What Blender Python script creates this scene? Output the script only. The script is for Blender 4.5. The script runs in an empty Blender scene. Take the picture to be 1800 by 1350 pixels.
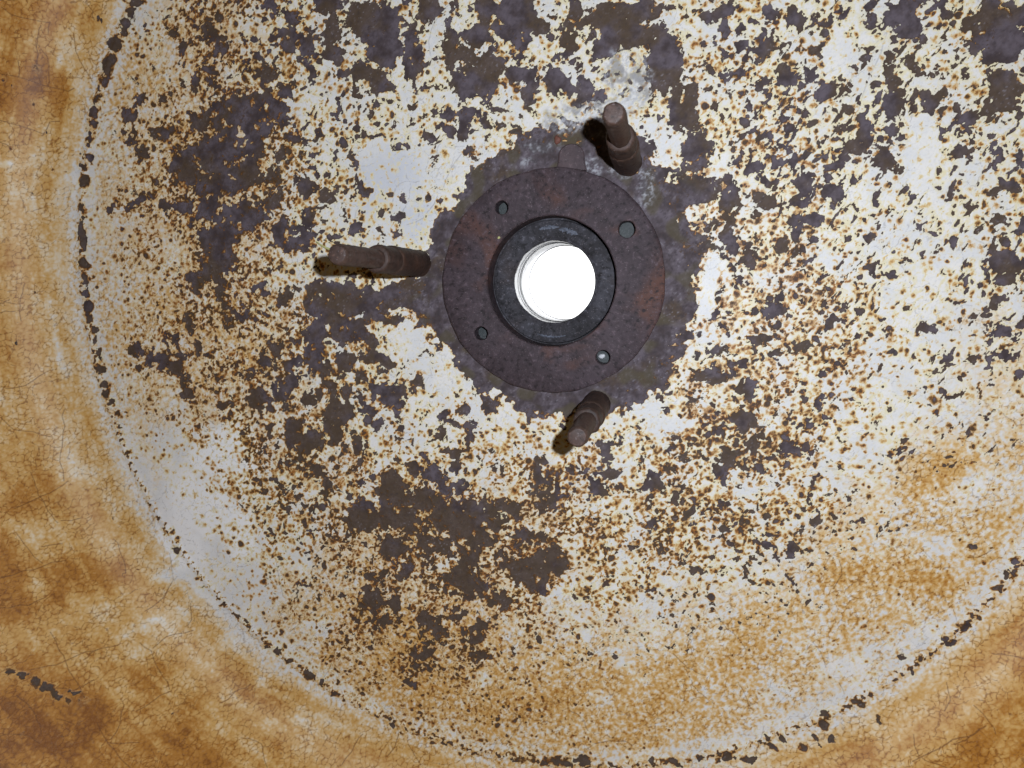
import bpy, bmesh, math, random
import numpy as np
from mathutils import Matrix, Vector, noise

random.seed(7)
scene = bpy.context.scene
COL = scene.collection

# ------------------------------------------------------------------ camera
H = 0.36                       # camera height above the tub bottom (m)
F = 1352.0                     # focal length in photo pixels (1800 wide)
n_c = np.array([267.0, -164.0, F]); n_c /= np.linalg.norm(n_c)      # bottom normal in camera axes
e1 = np.array([1.0, 0, 0]) - n_c * n_c[0]; e1 /= np.linalg.norm(e1)
e2 = np.cross(n_c, e1)
if e2[1] > 0: e2 = -e2
CW = np.array([0.1435 * H, -0.0116 * H, H])                           # camera in world
def to_world_dir(v):           # camera axes (x right, y down, z forward) -> world
    v = np.asarray(v, float)
    return np.stack([v @ e1, v @ e2, -(v @ n_c)], -1)
right, down, fwd = (to_world_dir(np.eye(3)[i]) for i in range(3))
cam_d = bpy.data.cameras.new('camera')
cam = bpy.data.objects.new('camera', cam_d); COL.objects.link(cam)
m = Matrix.Identity(4)
for i in range(3):
    m[i][0], m[i][1], m[i][2], m[i][3] = right[i], -down[i], -fwd[i], CW[i]
cam.matrix_world = m
cam_d.sensor_width = 36.0; cam_d.lens = 36.0 * F / 1800.0
cam_d.clip_start = 0.01; cam_d.clip_end = 20
cam_d.dof.use_dof = True; cam_d.dof.focus_distance = 0.372; cam_d.dof.aperture_fstop = 26
scene.camera = cam

# ------------------------------------------------------------------ light
w = bpy.data.worlds.new('World'); scene.world = w; w.use_nodes = True
w.node_tree.nodes['Background'].inputs[0].default_value = (0.8, 0.9, 1.0, 1)
w.node_tree.nodes['Background'].inputs[1].default_value = 0.008

def px(x, y, z=0.0):           # photo pixel -> world point on the plane at height z
    d = to_world_dir([(x - 900) / F, (y - 675) / F, 1.0])
    t = (z - CW[2]) / d[2]
    return CW + d * t

def lamp(name, kind, loc, target, energy, color, **kw):
    d = bpy.data.lights.new(name, kind); d.energy = energy; d.color = color
    for k, v in kw.items(): setattr(d, k, v)
    o = bpy.data.objects.new(name, d); COL.objects.link(o); o.location = loc
    o.rotation_euler = (Vector(target) - Vector(loc)).to_track_quat('-Z', 'Y').to_euler()
    return o
FLASH = (0.079, 0.0125, 0.367)          # beside the lens, from the studs' shadows
lamp('phone_flash', 'SPOT', FLASH, tuple(px(800, 690)), 5.8, (0.85, 0.90, 1.0),
     spot_size=math.radians(148), spot_blend=0.75, shadow_soft_size=0.0028)
lamp('daylight_stand_in', 'AREA', (0.34, 0.10, -0.16), (-0.05, 0, -0.40), 9, (0.97, 0.98, 1.0), size=0.2)  # area lamp added under the tub in place of daylight, lights the sheet

scene.view_settings.view_transform = 'Standard'
scene.view_settings.look = 'None'
scene.view_settings.exposure = 0.0
scene.view_settings.gamma = 1.0
scene.render.engine = 'CYCLES'
scene.cycles.use_denoising = True
scene.cycles.max_bounces = 4
scene.cycles.diffuse_bounces = 1
scene.cycles.glossy_bounces = 2
scene.cycles.transmission_bounces = 0
scene.cycles.volume_bounces = 0
scene.cycles.use_adaptive_sampling = True
scene.cycles.adaptive_threshold = 0.02

# ------------------------------------------------------------------ helpers
def tag(o, label=None, cat=None, group=None, kind=None):
    if label: o['label'] = label
    if cat: o['category'] = cat
    if group: o['group'] = group
    if kind: o['kind'] = kind
    return o
def empty(name, loc=(0, 0, 0)):
    o = bpy.data.objects.new(name, None); COL.objects.link(o); o.location = loc
    o.empty_display_size = 0.02
    return o
def mesh_obj(name, verts, faces, mat, parent=None, smooth=True, autosmooth=None):
    me = bpy.data.meshes.new(name)
    me.from_pydata([tuple(v) for v in verts], [], faces); me.update()
    if smooth: me.polygons.foreach_set('use_smooth', [True] * len(me.polygons))
    me.materials.append(mat)
    if autosmooth is not None:
        me.set_sharp_from_angle(angle=math.radians(autosmooth))
    o = bpy.data.objects.new(name, me); COL.objects.link(o)
    if parent: o.parent = parent
    return o
def lathe(name, prof, mat, parent, seg=160, wob=0.0, loc=(0, 0, 0), auto=35, closed=False, seed=0, pit=0.0):
    """prof: list of (r, z); r == 0 closes with a pole"""
    rr = random.Random(seed)
    ph = [(rr.uniform(0, 6.28), rr.randint(2, 9), rr.uniform(.3, 1)) for _ in range(4)]
    V, Fc = [], []
    if pit:                                      # subdivide long stretches so corrosion can bite
        pp = [prof[0]]
        for (r0, z0), (r1, z1) in zip(prof[:-1], prof[1:]):
            n_ = max(1, int(math.hypot(r1 - r0, z1 - z0) / .0008))
            pp += [(r0 + (r1 - r0) * i / n_, z0 + (z1 - z0) * i / n_) for i in range(1, n_ + 1)]
        prof = pp
    for r, z in prof:
        for k in range(seg):
            a = 2 * math.pi * k / seg
            f = 1 + wob * sum(q * math.sin(nn * a + p + z * 90) for p, nn, q in ph)
            if pit and r > .0004:
                q3 = Vector((r * math.cos(a), r * math.sin(a), z + seed)) 
                f += (noise.noise(q3 * 420) * .6 + noise.noise(q3 * 1000) * .5 - max(0, noise.noise(q3 * 230) - .25) * 2.0) * pit / r
            V.append((r * f * math.cos(a) + loc[0], r * f * math.sin(a) + loc[1], z + loc[2]))
    n = len(prof)
    for i in range(n if closed else n - 1):
        j = (i + 1) % n
        for k in range(seg):
            k2 = (k + 1) % seg
            Fc.append((i * seg + k, i * seg + k2, j * seg + k2, j * seg + k))
    return mesh_obj(name, V, Fc, mat, parent, True, auto)

class NT:
    """tiny node builder"""
    def __init__(s, name):
        s.m = bpy.data.materials.new(name); s.m.use_nodes = True
        s.t = s.m.node_tree; s.bsdf = s.t.nodes['Principled BSDF']
    def _in(s, sock, v):
        if isinstance(v, bpy.types.NodeSocket): s.t.links.new(v, sock)
        elif isinstance(v, (tuple, list)) and len(v) == 3 and sock.type == 'RGBA': sock.default_value = (*v, 1)
        else: sock.default_value = v
    def node(s, typ, **kw):
        nd = s.t.nodes.new(typ)
        for k, v in kw.items(): setattr(nd, k, v)
        return nd
    def math(s, op, a, b=0.0, c=None, clamp=False):
        nd = s.node('ShaderNodeMath', operation=op, use_clamp=clamp)
        s._in(nd.inputs[0], a); s._in(nd.inputs[1], b)
        if c is not None: s._in(nd.inputs[2], c)
        return nd.outputs[0]
    def vmath(s, op, a, b):
        nd = s.node('ShaderNodeVectorMath', operation=op); s._in(nd.inputs[0], a)
        if op == 'SCALE': s._in(nd.inputs[3], b)
        else: s._in(nd.inputs[1], b)
        return nd.outputs[0]
    def ss(s, v, lo, hi, a=0.0, b=1.0):
        nd = s.node('ShaderNodeMapRange', interpolation_type='SMOOTHSTEP')
        for i, q in enumerate((v, lo, hi, a, b)): s._in(nd.inputs[i], q)
        return nd.outputs[0]
    def mix(s, f, a, b, mode='MIX'):
        nd = s.node('ShaderNodeMix', data_type='RGBA', blend_type=mode)
        s._in(nd.inputs[0], f); s._in(nd.inputs[6], a); s._in(nd.inputs[7], b)
        return nd.outputs[2]
    def attr(s, name, vec=False):
        nd = s.node('ShaderNodeAttribute', attribute_name=name)
        return nd.outputs['Vector'] if vec else nd.outputs['Fac']
    def noise(s, vec, scale, detail=4, rough=.55, dist=0.0, out=0):
        nd = s.node('ShaderNodeTexNoise')
        s._in(nd.inputs['Vector'], vec); nd.inputs['Scale'].default_value = scale
        nd.inputs['Detail'].default_value = detail; nd.inputs['Roughness'].default_value = rough
        nd.inputs['Distortion'].default_value = dist
        return nd.outputs[out]
    def voro(s, vec, scale, feature='F1', out=0, rnd=1.0):
        nd = s.node('ShaderNodeTexVoronoi', feature=feature)
        s._in(nd.inputs['Vector'], vec); nd.inputs['Scale'].default_value = scale
        nd.inputs['Randomness'].default_value = rnd
        return nd.outputs[out]
    def coord(s): return s.node('ShaderNodeTexCoord').outputs['Object']
    def bump(s, h, strength=.5, dist=.0005, normal=None):
        nd = s.node('ShaderNodeBump'); nd.inputs['Strength'].default_value = strength
        nd.inputs['Distance'].default_value = dist; s._in(nd.inputs['Height'], h)
        if normal is not None: s._in(nd.inputs['Normal'], normal)
        return nd.outputs[0]
    def done(s, color, rough, normal=None, metal=0.0, spec=.4):
        s._in(s.bsdf.inputs['Base Color'], color); s._in(s.bsdf.inputs['Roughness'], rough)
        s._in(s.bsdf.inputs['Metallic'], metal); s._in(s.bsdf.inputs['Specular IOR Level'], spec)
        if normal is not None: s._in(s.bsdf.inputs['Normal'], normal)
        return s.m
def srgb(r, g, b):
    f = lambda c: ((c / 255 + .055) / 1.055) ** 2.4 if c > 10 else c / 255 / 12.92
    return (f(r), f(g), f(b))

# ------------------------------------------------------------------ the tub surface
Q = H / F                                        # one photo pixel on the tub bottom (m)
RC = np.array([-0.0113 * H, 0.0155 * H])         # tub axis
R = 0.6863 * H                                   # radius of the crease between bottom and wall
COVE, WANG = 0.040, math.radians(62)             # cove radius, wall slope
S_END = R + 0.34
def profile(s):                                  # arc length from the axis -> radius, height
    s = np.asarray(s, float)
    a = np.clip((s - R) / COVE, 0, WANG)
    rest = np.maximum(s - R - COVE * WANG, 0)
    rho = np.minimum(s, R) + COVE * np.sin(a) + rest * math.cos(WANG)
    z = COVE * (1 - np.cos(a)) + rest * math.sin(WANG)
    return rho, z
_s = np.linspace(0, S_END, 3000); _rho, _z = profile(_s)
def px_uv(x, y):                                 # photo pixel -> (u, v) on the unrolled tub, in photo-pixel units
    d = to_world_dir([(x - 900) / F, (y - 675) / F, 1.0])
    P = CW + d * ((0 - CW[2]) / d[2])
    dx, dy = P[0] - RC[0], P[1] - RC[1]
    if math.hypot(dx, dy) <= R:
        return dx / Q, dy / Q
    lo, hi = 0.0, 0.33
    for _ in range(40):
        z = (lo + hi) / 2
        P = CW + d * ((z - CW[2]) / d[2])
        if math.hypot(P[0] - RC[0], P[1] - RC[1]) > np.interp(z, _z[_s >= R - 1e-9], _rho[_s >= R - 1e-9]): lo = z
        else: hi = z
    s = float(np.interp(z, _z[_s >= R - 1e-9], _s[_s >= R - 1e-9]))
    a = math.atan2(P[1] - RC[1], P[0] - RC[0])
    return s * math.cos(a) / Q, s * math.sin(a) / Q

# rectilinear grid on the unrolled tub: fine where the photo looks, coarse elsewhere
cor = [px_uv(x, y) for x in (0, 450, 900, 1350, 1800) for y in (0, 675, 1350)]
umin, umax = min(c[0] for c in cor) - 30, max(c[0] for c in cor) + 30
vmin, vmax = min(c[1] for c in cor) - 30, max(c[1] for c in cor) + 30
ST = 1.74
def axis(lo, hi, end):
    fine = np.arange(lo, hi, ST)
    a2 = np.arange(lo - 6.5, lo - 270, -6.5)[::-1]; b2 = np.arange(hi + 5, hi + 270, 6.5)
    a = np.arange(a2[0] - 20, -end - 20, -20)[::-1]; b = np.arange(b2[-1] + 20, end + 20, 20)
    return np.concatenate([a, a2, fine, b2, b])
E_ = S_END / Q
us, vs = axis(umin, umax, E_), axis(vmin, vmax, E_)
U, V = np.meshgrid(us, vs)                       # [row v, col u]
U = U.astype(np.float32); V = V.astype(np.float32)
S = np.hypot(U, V) * Q; A = np.arctan2(V, U)
rho, zz = profile(S)
X = RC[0] + rho * np.cos(A); Y = RC[1] + rho * np.sin(A)
# photo pixel of every grid point, used only to look up the coarse stain charts below
dv = np.stack([X - CW[0], Y - CW[1], zz - CW[2]], -1)
dz_ = np.maximum(dv @ fwd, 1e-3)
PX = 900 + F * (dv @ right) / dz_; PY = 675 + F * (dv @ down) / dz_
del dv


_rng = np.random.default_rng(11)
PERM = np.concatenate([_rng.permutation(1024)] * 2).astype(np.int32)
GA = _rng.uniform(0, 2 * np.pi, 1024); GX = np.cos(GA).astype(np.float32); GY = np.sin(GA).astype(np.float32)
def perlin(x, y, seed=0):
    xi = np.floor(x); yi = np.floor(y)
    fx = (x - xi).astype(np.float32); fy = (y - yi).astype(np.float32)
    xi = xi.astype(np.int32) + seed * 131; yi = yi.astype(np.int32) + seed * 57
    def g(ix, iy, dx, dy):
        h = PERM[PERM[ix & 1023] + (iy & 1023)]
        return GX[h] * dx + GY[h] * dy
    wx = fx * fx * fx * (fx * (fx * 6 - 15) + 10); wy = fy * fy * fy * (fy * (fy * 6 - 15) + 10)
    a = g(xi, yi, fx, fy); b = g(xi + 1, yi, fx - 1, fy)
    c = g(xi, yi + 1, fx, fy - 1); d = g(xi + 1, yi + 1, fx - 1, fy - 1)
    top = a + (b - a) * wx; bot = c + (d - c) * wx
    return (top + (bot - top) * wy) * 1.5
def fbm(x, y, octs, gain=.5, seed=0):
    out = 0; amp = 1.0; tot = 0
    for i in range(octs):
        c_, s_ = math.cos(.6 + 1.1 * i + seed), math.sin(.6 + 1.1 * i + seed)
        out = out + amp * perlin((x * c_ - y * s_) * 2.03 ** i, (x * s_ + y * c_) * 2.03 ** i, seed + i); tot += amp; amp *= gain
    return out / tot
def cdf(nz):                                     # flatten a noise to uniform 0..1
    q = np.quantile(nz.ravel()[::37], np.linspace(0, 1, 65))
    return np.interp(nz, q, np.linspace(0, 1, 65)).astype(np.float32)
def sstep(x, a, b):
    t = np.clip((x - a) / (b - a), 0, 1); return t * t * (3 - 2 * t)

# coarse charts of the surface, one figure per 75 photo pixels (0 none .. 9 most)
SPEC = """000256433333221234321224
000356543333331244321233
001355543222221244432333
001565543211000145432333
002565542110000045432223
002556541100000045532123
002456543200000145653213
001456653200000146763223
001466654210000256753222
000345654321112367643332
000114665434554577643232
000013566666775677542222
000002566677876665543332
000001456788875544432332
000001357876543322222211
000000146765433222222110
000000013455433322110000
000000001233333321000000"""
CHIP = """000122465654354445444543
000123566655553545544544
000123455444322345555545
000112354321000245554443
000112342110000145543333
000011342100000045542224
000011243200000145442124
000001233200000133432223
000012344320000133331233
000002444321111234322221
000001444332222343321211
000001444332222333221000
000000343222222333322000
000000132222222222210000
000000012221211211100000
000000001111111100000000
000000000000000000000000
000000000000000000000000"""
TAN = """876343100000000000000001
866443100000000000000001
875443100000000000000000
764453210000000000000000
653443200000000000000000
653344200000000000000000
754444210000000000000001
754445310000000000000013
755455310000000000000023
665343321000000000000133
765201221101110000000344
766300122122221111014544
776510123223321111145555
786620245333321112456655
776653346654322346666556
877765456766666666544567
988776656777777665435778
999987776766666655677788"""
def chart(txt):
    g = np.array([[float(c) for c in r] for r in txt.split()]) / 9.0
    gx = np.clip((PX - 37.5) / 75, 0, 22.999); gy = np.clip((PY - 37.5) / 75, 0, 16.999)
    # jitter the chart so cell borders do not show
    gx = np.clip(gx + .35 * J1, 0, 22.999); gy = np.clip(gy + .35 * J2, 0, 16.999)
    i = gx.astype(int); j = gy.astype(int); fx = gx - i; fy = gy - j
    return ((g[j, i] * (1 - fx) + g[j, i + 1] * fx) * (1 - fy) + (g[j + 1, i] * (1 - fx) + g[j + 1, i + 1] * fx) * fy).astype(np.float32)
J1 = fbm(U / 60, V / 60, 3, .55, 1); J2 = fbm(U / 60, V / 60, 3, .55, 5)
spec = chart(SPEC); chipd = chart(CHIP); tan = chart(TAN)
onw = sstep(S / Q, R / Q - 2, R / Q + 12)
spec *= 1 - onw; chipd *= 1 - onw                # the wall is stained and crazed, hardly chipped
tan = np.maximum(tan, .74 * sstep(S / Q, R / Q + 2, R / Q + 30) * np.maximum(sstep(np.abs(PX - 900), 880, 1000), sstep(np.abs(PY - 675), 660, 760))).astype(np.float32)

# domain warps (photo pixels)
W1 = perlin(U / 26, V / 26, 21) * 7 + perlin(U / 10, V / 10, 22) * 3.2 + perlin(U / 4.6, V / 4.6, 25) * 1.5
W2 = perlin(U / 26, V / 26, 23) * 7 + perlin(U / 10, V / 10, 24) * 3.2 + perlin(U / 4.6, V / 4.6, 26) * 1.5

def stamp(field, blobs, pad=26):
    """field = max(field, signed distance to warped ellipses); blobs in photo pixels (x, y, rx, ry, deg)"""
    for b in blobs:
        x, y, rx, ry = b[:4]; an = math.radians(b[4]) if len(b) > 4 else 0.0
        u0, v0 = px_uv(x, y); ext = max(rx, ry) * 1.15 + pad
        i0, i1 = np.searchsorted(us, (u0 - ext, u0 + ext)); j0, j1 = np.searchsorted(vs, (v0 - ext, v0 + ext))
        if i1 <= i0 or j1 <= j0: continue
        uu = U[j0:j1, i0:i1] + W1[j0:j1, i0:i1] - u0; vv = V[j0:j1, i0:i1] + W2[j0:j1, i0:i1] - v0
        ca, sa = math.cos(an), math.sin(an)
        p, q = uu * ca + vv * sa, -uu * sa + vv * ca
        k = np.sqrt((p / rx) ** 2 + (q / ry) ** 2)
        sd = (1 - k) * min(rx, ry) * (1 + .0 * k)
        sd = np.where(k > 1, (1 - k) * (rx * ry) ** .5, sd)
        field[j0:j1, i0:i1] = np.maximum(field[j0:j1, i0:i1], sd)

# large bare patches read off the photograph
BLOTS = [
 # upper left
 (325,88,11,20),(368,57,14,17),(383,77,12,18),(387,28,10,13),(308,60,8,7),(367,130,13,13),(342,140,8,13),(230,203,13,17),
 (220,233,17,8),(233,245,13,7),(283,230,30,10),(250,273,13,17),(287,173,10,7),(247,175,13,8),(423,207,50,43),(460,187,27,27),
 (447,230,37,27),(493,197,20,23),(400,190,27,17),(353,213,20,17),(333,293,43,33),(383,283,47,50),(427,300,33,40),(393,327,60,20),
 (433,267,30,27),(467,133,20,20),(500,157,17,13),(507,72,22,18),(537,83,13,27),(580,10,30,13),(580,57,17,27),(587,90,17,15),
 (547,53,8,8),(513,30,13,17),(473,13,13,17),(540,330,20,23),(577,347,23,13),(500,413,23,30),(533,417,17,27),(540,383,17,20),
 (380,420,43,27),(407,377,30,20),(367,367,30,20),(317,360,20,13),(287,367,13,13),(247,353,20,10),(400,400,27,27),(477,353,13,17),
 (350,383,23,10),(233,370,10,7),(197,363,9,9),(433,377,40,27),(483,310,17,13),(560,237,12,8),(500,277,13,12),(520,240,20,13),
 # top centre
 (657,37,50,33),(675,80,34,36),(625,30,20,20),(728,100,18,40),(640,127,17,17),(667,147,20,20),(793,83,16,37),(817,100,20,13),(757,17,20,20),
 (820,143,27,26),(863,120,20,27),(853,157,17,20),(907,33,40,42),(913,67,17,27),(945,47,14,12),(997,77,13,23),(1083,32,60,26),(1067,77,23,17),
 (1120,62,43,20),(1165,110,30,53),(1193,187,17,43),(917,133,17,15),(930,167,13,23),(977,143,17,20),(1027,157,17,21),(997,153,12,16),
 (1055,167,8,11),(790,203,11,12),(820,203,13,16),(787,230,10,12),(813,233,8,13),(758,240,11,11),(703,257,10,8),(848,213,9,10),
 (880,220,8,7),(825,265,10,10),(690,337,13,12),(755,343,8,7),(708,350,7,8),(737,322,10,7),(697,383,10,10),(697,407,7,8),(627,400,15,15),
 (640,330,14,12),(620,280,10,14),(750,10,16,12),(860,15,24,18),(1010,30,14,22),(1140,20,24,18),(840,60,22,16),
 # top right
 (1272,20,18,23),(1275,53,13,15),(1250,30,13,10),(1397,37,20,18),(1360,23,20,13),(1587,20,27,27),(1600,50,27,20),(1663,18,11,17,60),
 (1477,15,10,12),(1750,33,43,33),(1762,77,40,33),(1720,73,23,20),(1767,153,30,27),(1763,180,23,20),(1441,40,12,15),(1417,60,10,10),
 (1300,80,13,13),(1347,83,23,15),(1400,90,10,15,60),(1443,88,17,15),(1607,100,12,21,0),(1380,133,20,20),(1293,133,17,13),(1347,147,12,13),
 (1450,157,30,13,25),(1420,130,13,17),(1570,140,15,24),(1567,187,20,30),(1520,230,17,23),(1507,257,33,13),(1570,233,17,13),(1490,190,10,24,25),
 (1640,177,17,20),(1697,207,33,12,12),(1650,230,17,10),(1740,213,12,8),(1703,237,9,20,10),(1553,283,20,20),(1483,280,10,22),(1397,277,13,20),
 (1323,293,15,20),(1297,287,13,12),(1373,287,10,10),(1273,323,23,17),(1350,320,20,10),(1413,323,20,20),(1453,297,10,15),(1343,353,27,17),
 (1283,350,17,20),(1407,353,20,12),(1467,343,16,20),(1427,387,20,13),(1403,410,17,20),(1367,433,17,13,40),(1280,417,14,37),(1243,430,17,13),
 (1533,417,13,8),(1600,337,12,12),(1753,393,12,17),(1795,393,12,20),(1773,327,17,12),(1210,187,17,50),(1226,267,26,40),(1213,333,30,33),
 (1240,340,20,20),(1207,433,20,27),(1620,395,11,13),(1745,255,10,22,25),(1690,270,20,13),(1627,293,12,10),(1610,297,9,9),(1795,280,10,20),
 # left middle
 (383,463,37,30),(387,513,17,30),(343,493,17,20),(403,560,8,17),(428,555,16,12),(333,567,13,20),(240,613,20,13),(263,627,20,17),(287,637,20,20),
 (310,650,17,17),(327,680,13,20),(307,597,17,10),(347,613,13,17),(500,523,20,20),(460,507,20,13),(567,533,37,50),(557,583,23,30),(590,567,20,33),
 (550,623,23,27),(567,650,23,17),(480,610,20,13),(467,633,20,17),(517,637,17,13),(500,677,23,20),(453,697,20,20),(433,657,13,10),(547,697,23,13,25),
 (580,680,17,13),(587,717,20,20),(397,713,12,8),(470,723,12,10),(520,750,20,20),(547,777,37,20),(580,750,20,17),(500,813,13,12),(553,830,20,12),
 (573,853,12,22),(473,753,10,17),(453,853,9,15),(537,847,10,13),(553,887,12,8),(390,707,10,7),(250,645,10,10),(318,622,14,14),
 # centre left
 (600,530,60,37),(653,540,40,37),(693,517,40,27),(613,580,37,27),(733,500,33,20),(607,637,23,20),(647,623,27,17),(630,660,13,17),(510,667,17,27),
 (493,693,20,17),(597,727,30,23),(613,693,13,20),(687,693,27,20),(653,683,13,17),(697,713,17,17),(730,673,17,17),(647,720,17,17),(660,747,13,10),
 (517,763,27,30),(590,760,17,20),(473,753,10,13),(630,783,13,20),(607,793,13,13),(783,727,13,13),(813,720,10,17),(820,747,17,10),(775,765,10,25),
 (822,770,10,25),(797,795,20,14),(797,745,18,10),(860,713,15,20),(533,810,20,13),(750,807,17,8),(730,823,17,10),(763,833,17,17),(803,820,13,17),
 (693,873,37,30),(640,907,37,27),(750,880,33,27),(797,860,30,20),(700,910,50,23),(793,907,43,27),(853,897,43,23),(900,897,27,20),(683,843,20,17),
 (947,813,13,10),(967,843,13,13),(973,870,20,17),(560,650,20,17),(680,640,20,12),(655,600,16,20),(700,560,24,14),
 # bottom centre
 (650,917,53,23),(727,920,27,20),(817,927,43,30),(867,910,20,20),(693,963,27,23),(743,957,17,23),(777,960,20,20),(820,970,20,33),(847,943,20,20),
 (813,1010,23,30),(833,1033,37,17),(787,1027,27,13),(880,1057,20,13),(953,987,37,27),(937,1010,30,27),(983,997,20,17),(917,943,17,17),(947,943,17,13),
 (890,990,10,10),(653,1053,27,23),(693,1060,17,20),(673,1090,27,13),(750,1093,17,20),(747,1147,15,23),(733,1163,13,20),(773,1113,13,10),
 (840,1103,17,17),(843,1150,13,12),(747,1170,20,8),(833,1127,10,10),(803,1080,17,13),(813,1117,10,8),(970,980,20,23),(920,1007,27,23),(943,1022,27,20),
 (720,1195,10,12),(660,1010,16,12),(710,1000,14,12),
 # lower right
 (1053,860,17,17),(1067,830,17,13),(967,877,27,15),(947,840,13,13),(967,843,13,17),(1060,793,13,17),(1077,777,20,10),(1327,783,15,17),(1287,810,20,17),
 (1313,743,27,17),(1147,850,20,20),(1170,727,10,10),(1393,793,20,10),(1200,803,13,10),(1267,837,17,17),(1253,657,37,17),(1317,460,20,12),(1363,547,20,13),
 (1257,553,12,17),(1263,617,23,13),(1367,620,13,10),(1320,677,13,10),(1317,693,17,10),(1310,737,23,20),(1283,803,23,17),(1270,830,20,17),(1393,793,17,10),
 (1580,787,25,11,35),(1630,580,15,13),(1530,470,17,13),(1767,463,33,23),(1767,497,17,17),(1747,523,13,23),(1740,550,13,10),(1763,583,27,12),(1770,613,10,20),
 (1670,627,12,13),(1727,690,10,17),(1663,695,17,8),(1390,967,12,13),(1363,983,8,13),(1340,960,17,10),(1433,917,8,20),(1407,930,7,7),(1253,1077,7,8),
 (1223,1000,13,8),(1207,900,7,12),(1270,925,12,8),(1145,915,16,9),(1185,985,4,13,-25),(1225,1030,5,17,-15),(1215,1050,6,14,-15),(1443,700,12,16),(1330,600,18,9),
 (1410,610,14,10),(1500,600,10,9),(1460,560,14,8),
]
# bare metal round the flange, its outer edge read every 30 degrees
FC = (-RC[0] / Q, -RC[1] / Q)
fu, fv = U - FC[0], V - FC[1]
fr = np.hypot(fu, fv); fa = np.degrees(np.arctan2(fv, fu)) % 360
edge = np.interp(fa, [0,20,40,60,80,95,115,130,150,170,190,205,215,225,240,250,262,280,300,320,335,360],
                     [256,258,268,290,268,262,246,236,232,240,262,246,226,234,236,226,244,232,262,270,262,256])
dblot = np.full(U.shape, -40.0, np.float32)
stamp(dblot, BLOTS)
dblot = np.maximum(dblot, np.minimum(edge - np.hypot(fu + W1 * 1.6, fv + W2 * 1.6) + 26 * fbm(U / 30, V / 30, 3, .6, 33), 30))
HOLES = [(787,620,17,16),(740,590,20,20),(717,585,22,26),(773,672,26,20),(795,757,8,9),(712,553,10,6),(638,555,9,6),(688,492,14,8),(890,733,18,18),(870,690,10,10),
         (545,172,10,5),(420,235,12,6),(700,300,50,40),(660,285,30,40),(1240,520,14,40),(1255,470,14,20),(1470,100,22,30),(1620,270,25,60),(1180,745,40,14),(1140,720,25,12)]
dh = np.full(U.shape, -40.0, np.float32); stamp(dh, HOLES, 12)
dblot = np.minimum(dblot, np.where(dh > -8, -dh * 1.2 - 1, 40))
# ragged edge
wA = sstep(PX - .5 * np.abs(PY - 200), 1150, 1350)
rag = fbm(U / 20, V / 20, 4, .6, 31)
jag = fbm(U / 6, V / 6, 3, .62, 52)
reg = 2.2 * sstep(PX, 1250, 1050) + 1.5 * sstep(PY, 300, 200) * sstep(PX, 1200, 1100) + 3.0 * sstep(np.hypot((PX - 790) / 240, (PY - 950) / 130), 1.25, .8) + 3.0 * sstep(np.hypot((PX - 390) / 120, (PY - 330) / 180), 1.2, .8) - 1.6 * wA
soft = np.clip(.25 + .6 * sstep(PX, 620, 380) + .6 * sstep(PY, 700, 880) * sstep(PX, 1250, 1000), 0, 1)
uN = cdf(fbm((U + W1 * .5) / 17, (V + W2 * .5) / 17, 4, .68, 35))
dbr = dblot + reg + rag * 5
covb = np.where(dbr > 0, .5 + .5 * sstep(dbr, 0, 7 + 11 * soft) , .5 * (1 - sstep(-dbr, 0, 7 + 9 * soft)))
ring_ = sstep(fr, 236, 214)
dblot = (uN - (1 - covb)) * (15 + 3 * soft) + np.clip(dbr, -8, 8) * (.75 - .45 * soft) + jag * 3.0 + 9 * ring_ - .6

# patches are crisp flakes in some places and soft rusted blooms in others
msk = fbm(U / 45, V / 45, 3, .5, 41) * 1.3 + .5 + .35 * sstep(PX - .35 * PY, 350, 800) - .5 * sstep(PY + .25 * (900 - PX), 760, 960) - .45 * sstep(560 - PX, 0, 200)
msk = np.clip(msk - .5 * sstep(np.abs(fr - 250), 40, 10), 0, 1)
# specks: thresholded noise, amount from the chart
def spots(x, y, size, dens, seed, rlo, rhi, power=2.0):
    """signed distance (photo pixels) to scattered spots, one or none per cell; dens = chance of a spot"""
    r_ = np.random.default_rng(seed); T = 509
    jx, jy, pr, rd = (r_.uniform(0, 1, (T, T)).astype(np.float32) for _ in range(4))
    rd = rlo + (rhi - rlo) * rd ** power
    x = (x / size).astype(np.float32); y = (y / size).astype(np.float32)
    xi = np.floor(x).astype(np.int32); yi = np.floor(y).astype(np.int32)
    out_ = np.full(x.shape, -20, np.float32)
    for dj in (-1, 0, 1):
        for di in (-1, 0, 1):
            a_, b_ = (yi + dj) % T, (xi + di) % T
            d = np.sqrt((xi + di + jx[a_, b_] - x) ** 2 + (yi + dj + jy[a_, b_] - y) ** 2) * size
            k = np.clip((dens - pr[a_, b_]) * 6, 0, 1)
            out_ = np.maximum(out_, np.where(k > 0, rd[a_, b_] * (.4 + .6 * k) - d, -20))
    return out_
clump = fbm(U / 70, V / 70, 3, .5, 55)
cov = np.clip(spec * (1 + 1.2 * clump) * (1 - .65 * sstep(tan, .3, .55) * sstep(PX, 950, 1150)) * (1 + .25 * sstep(PX, 560, 400)), 0, 1) * (1 - .9 * sstep(dh, -6, 2))
wx, wy = U + W1 * .45, V + W2 * .45
dS = np.maximum(spots(wx, wy, 7.5, cov * .72, 201, .9, 3.6, 1.6), spots(wx + 5, wy + 3, 13.5, cov * .66, 202, 1.4, 6.0, 2.0))
dS = dS + jag * 2.6 + .1
dS = np.where(dS > -12, dS * (.75 + 1.3 * sstep(perlin(U / 21, V / 21, 57), -.3, .4)), dS)
uS = cdf(fbm(wx / 9, wy / 9, 3, .62, 51))               # mottled orange between the specks
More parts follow.
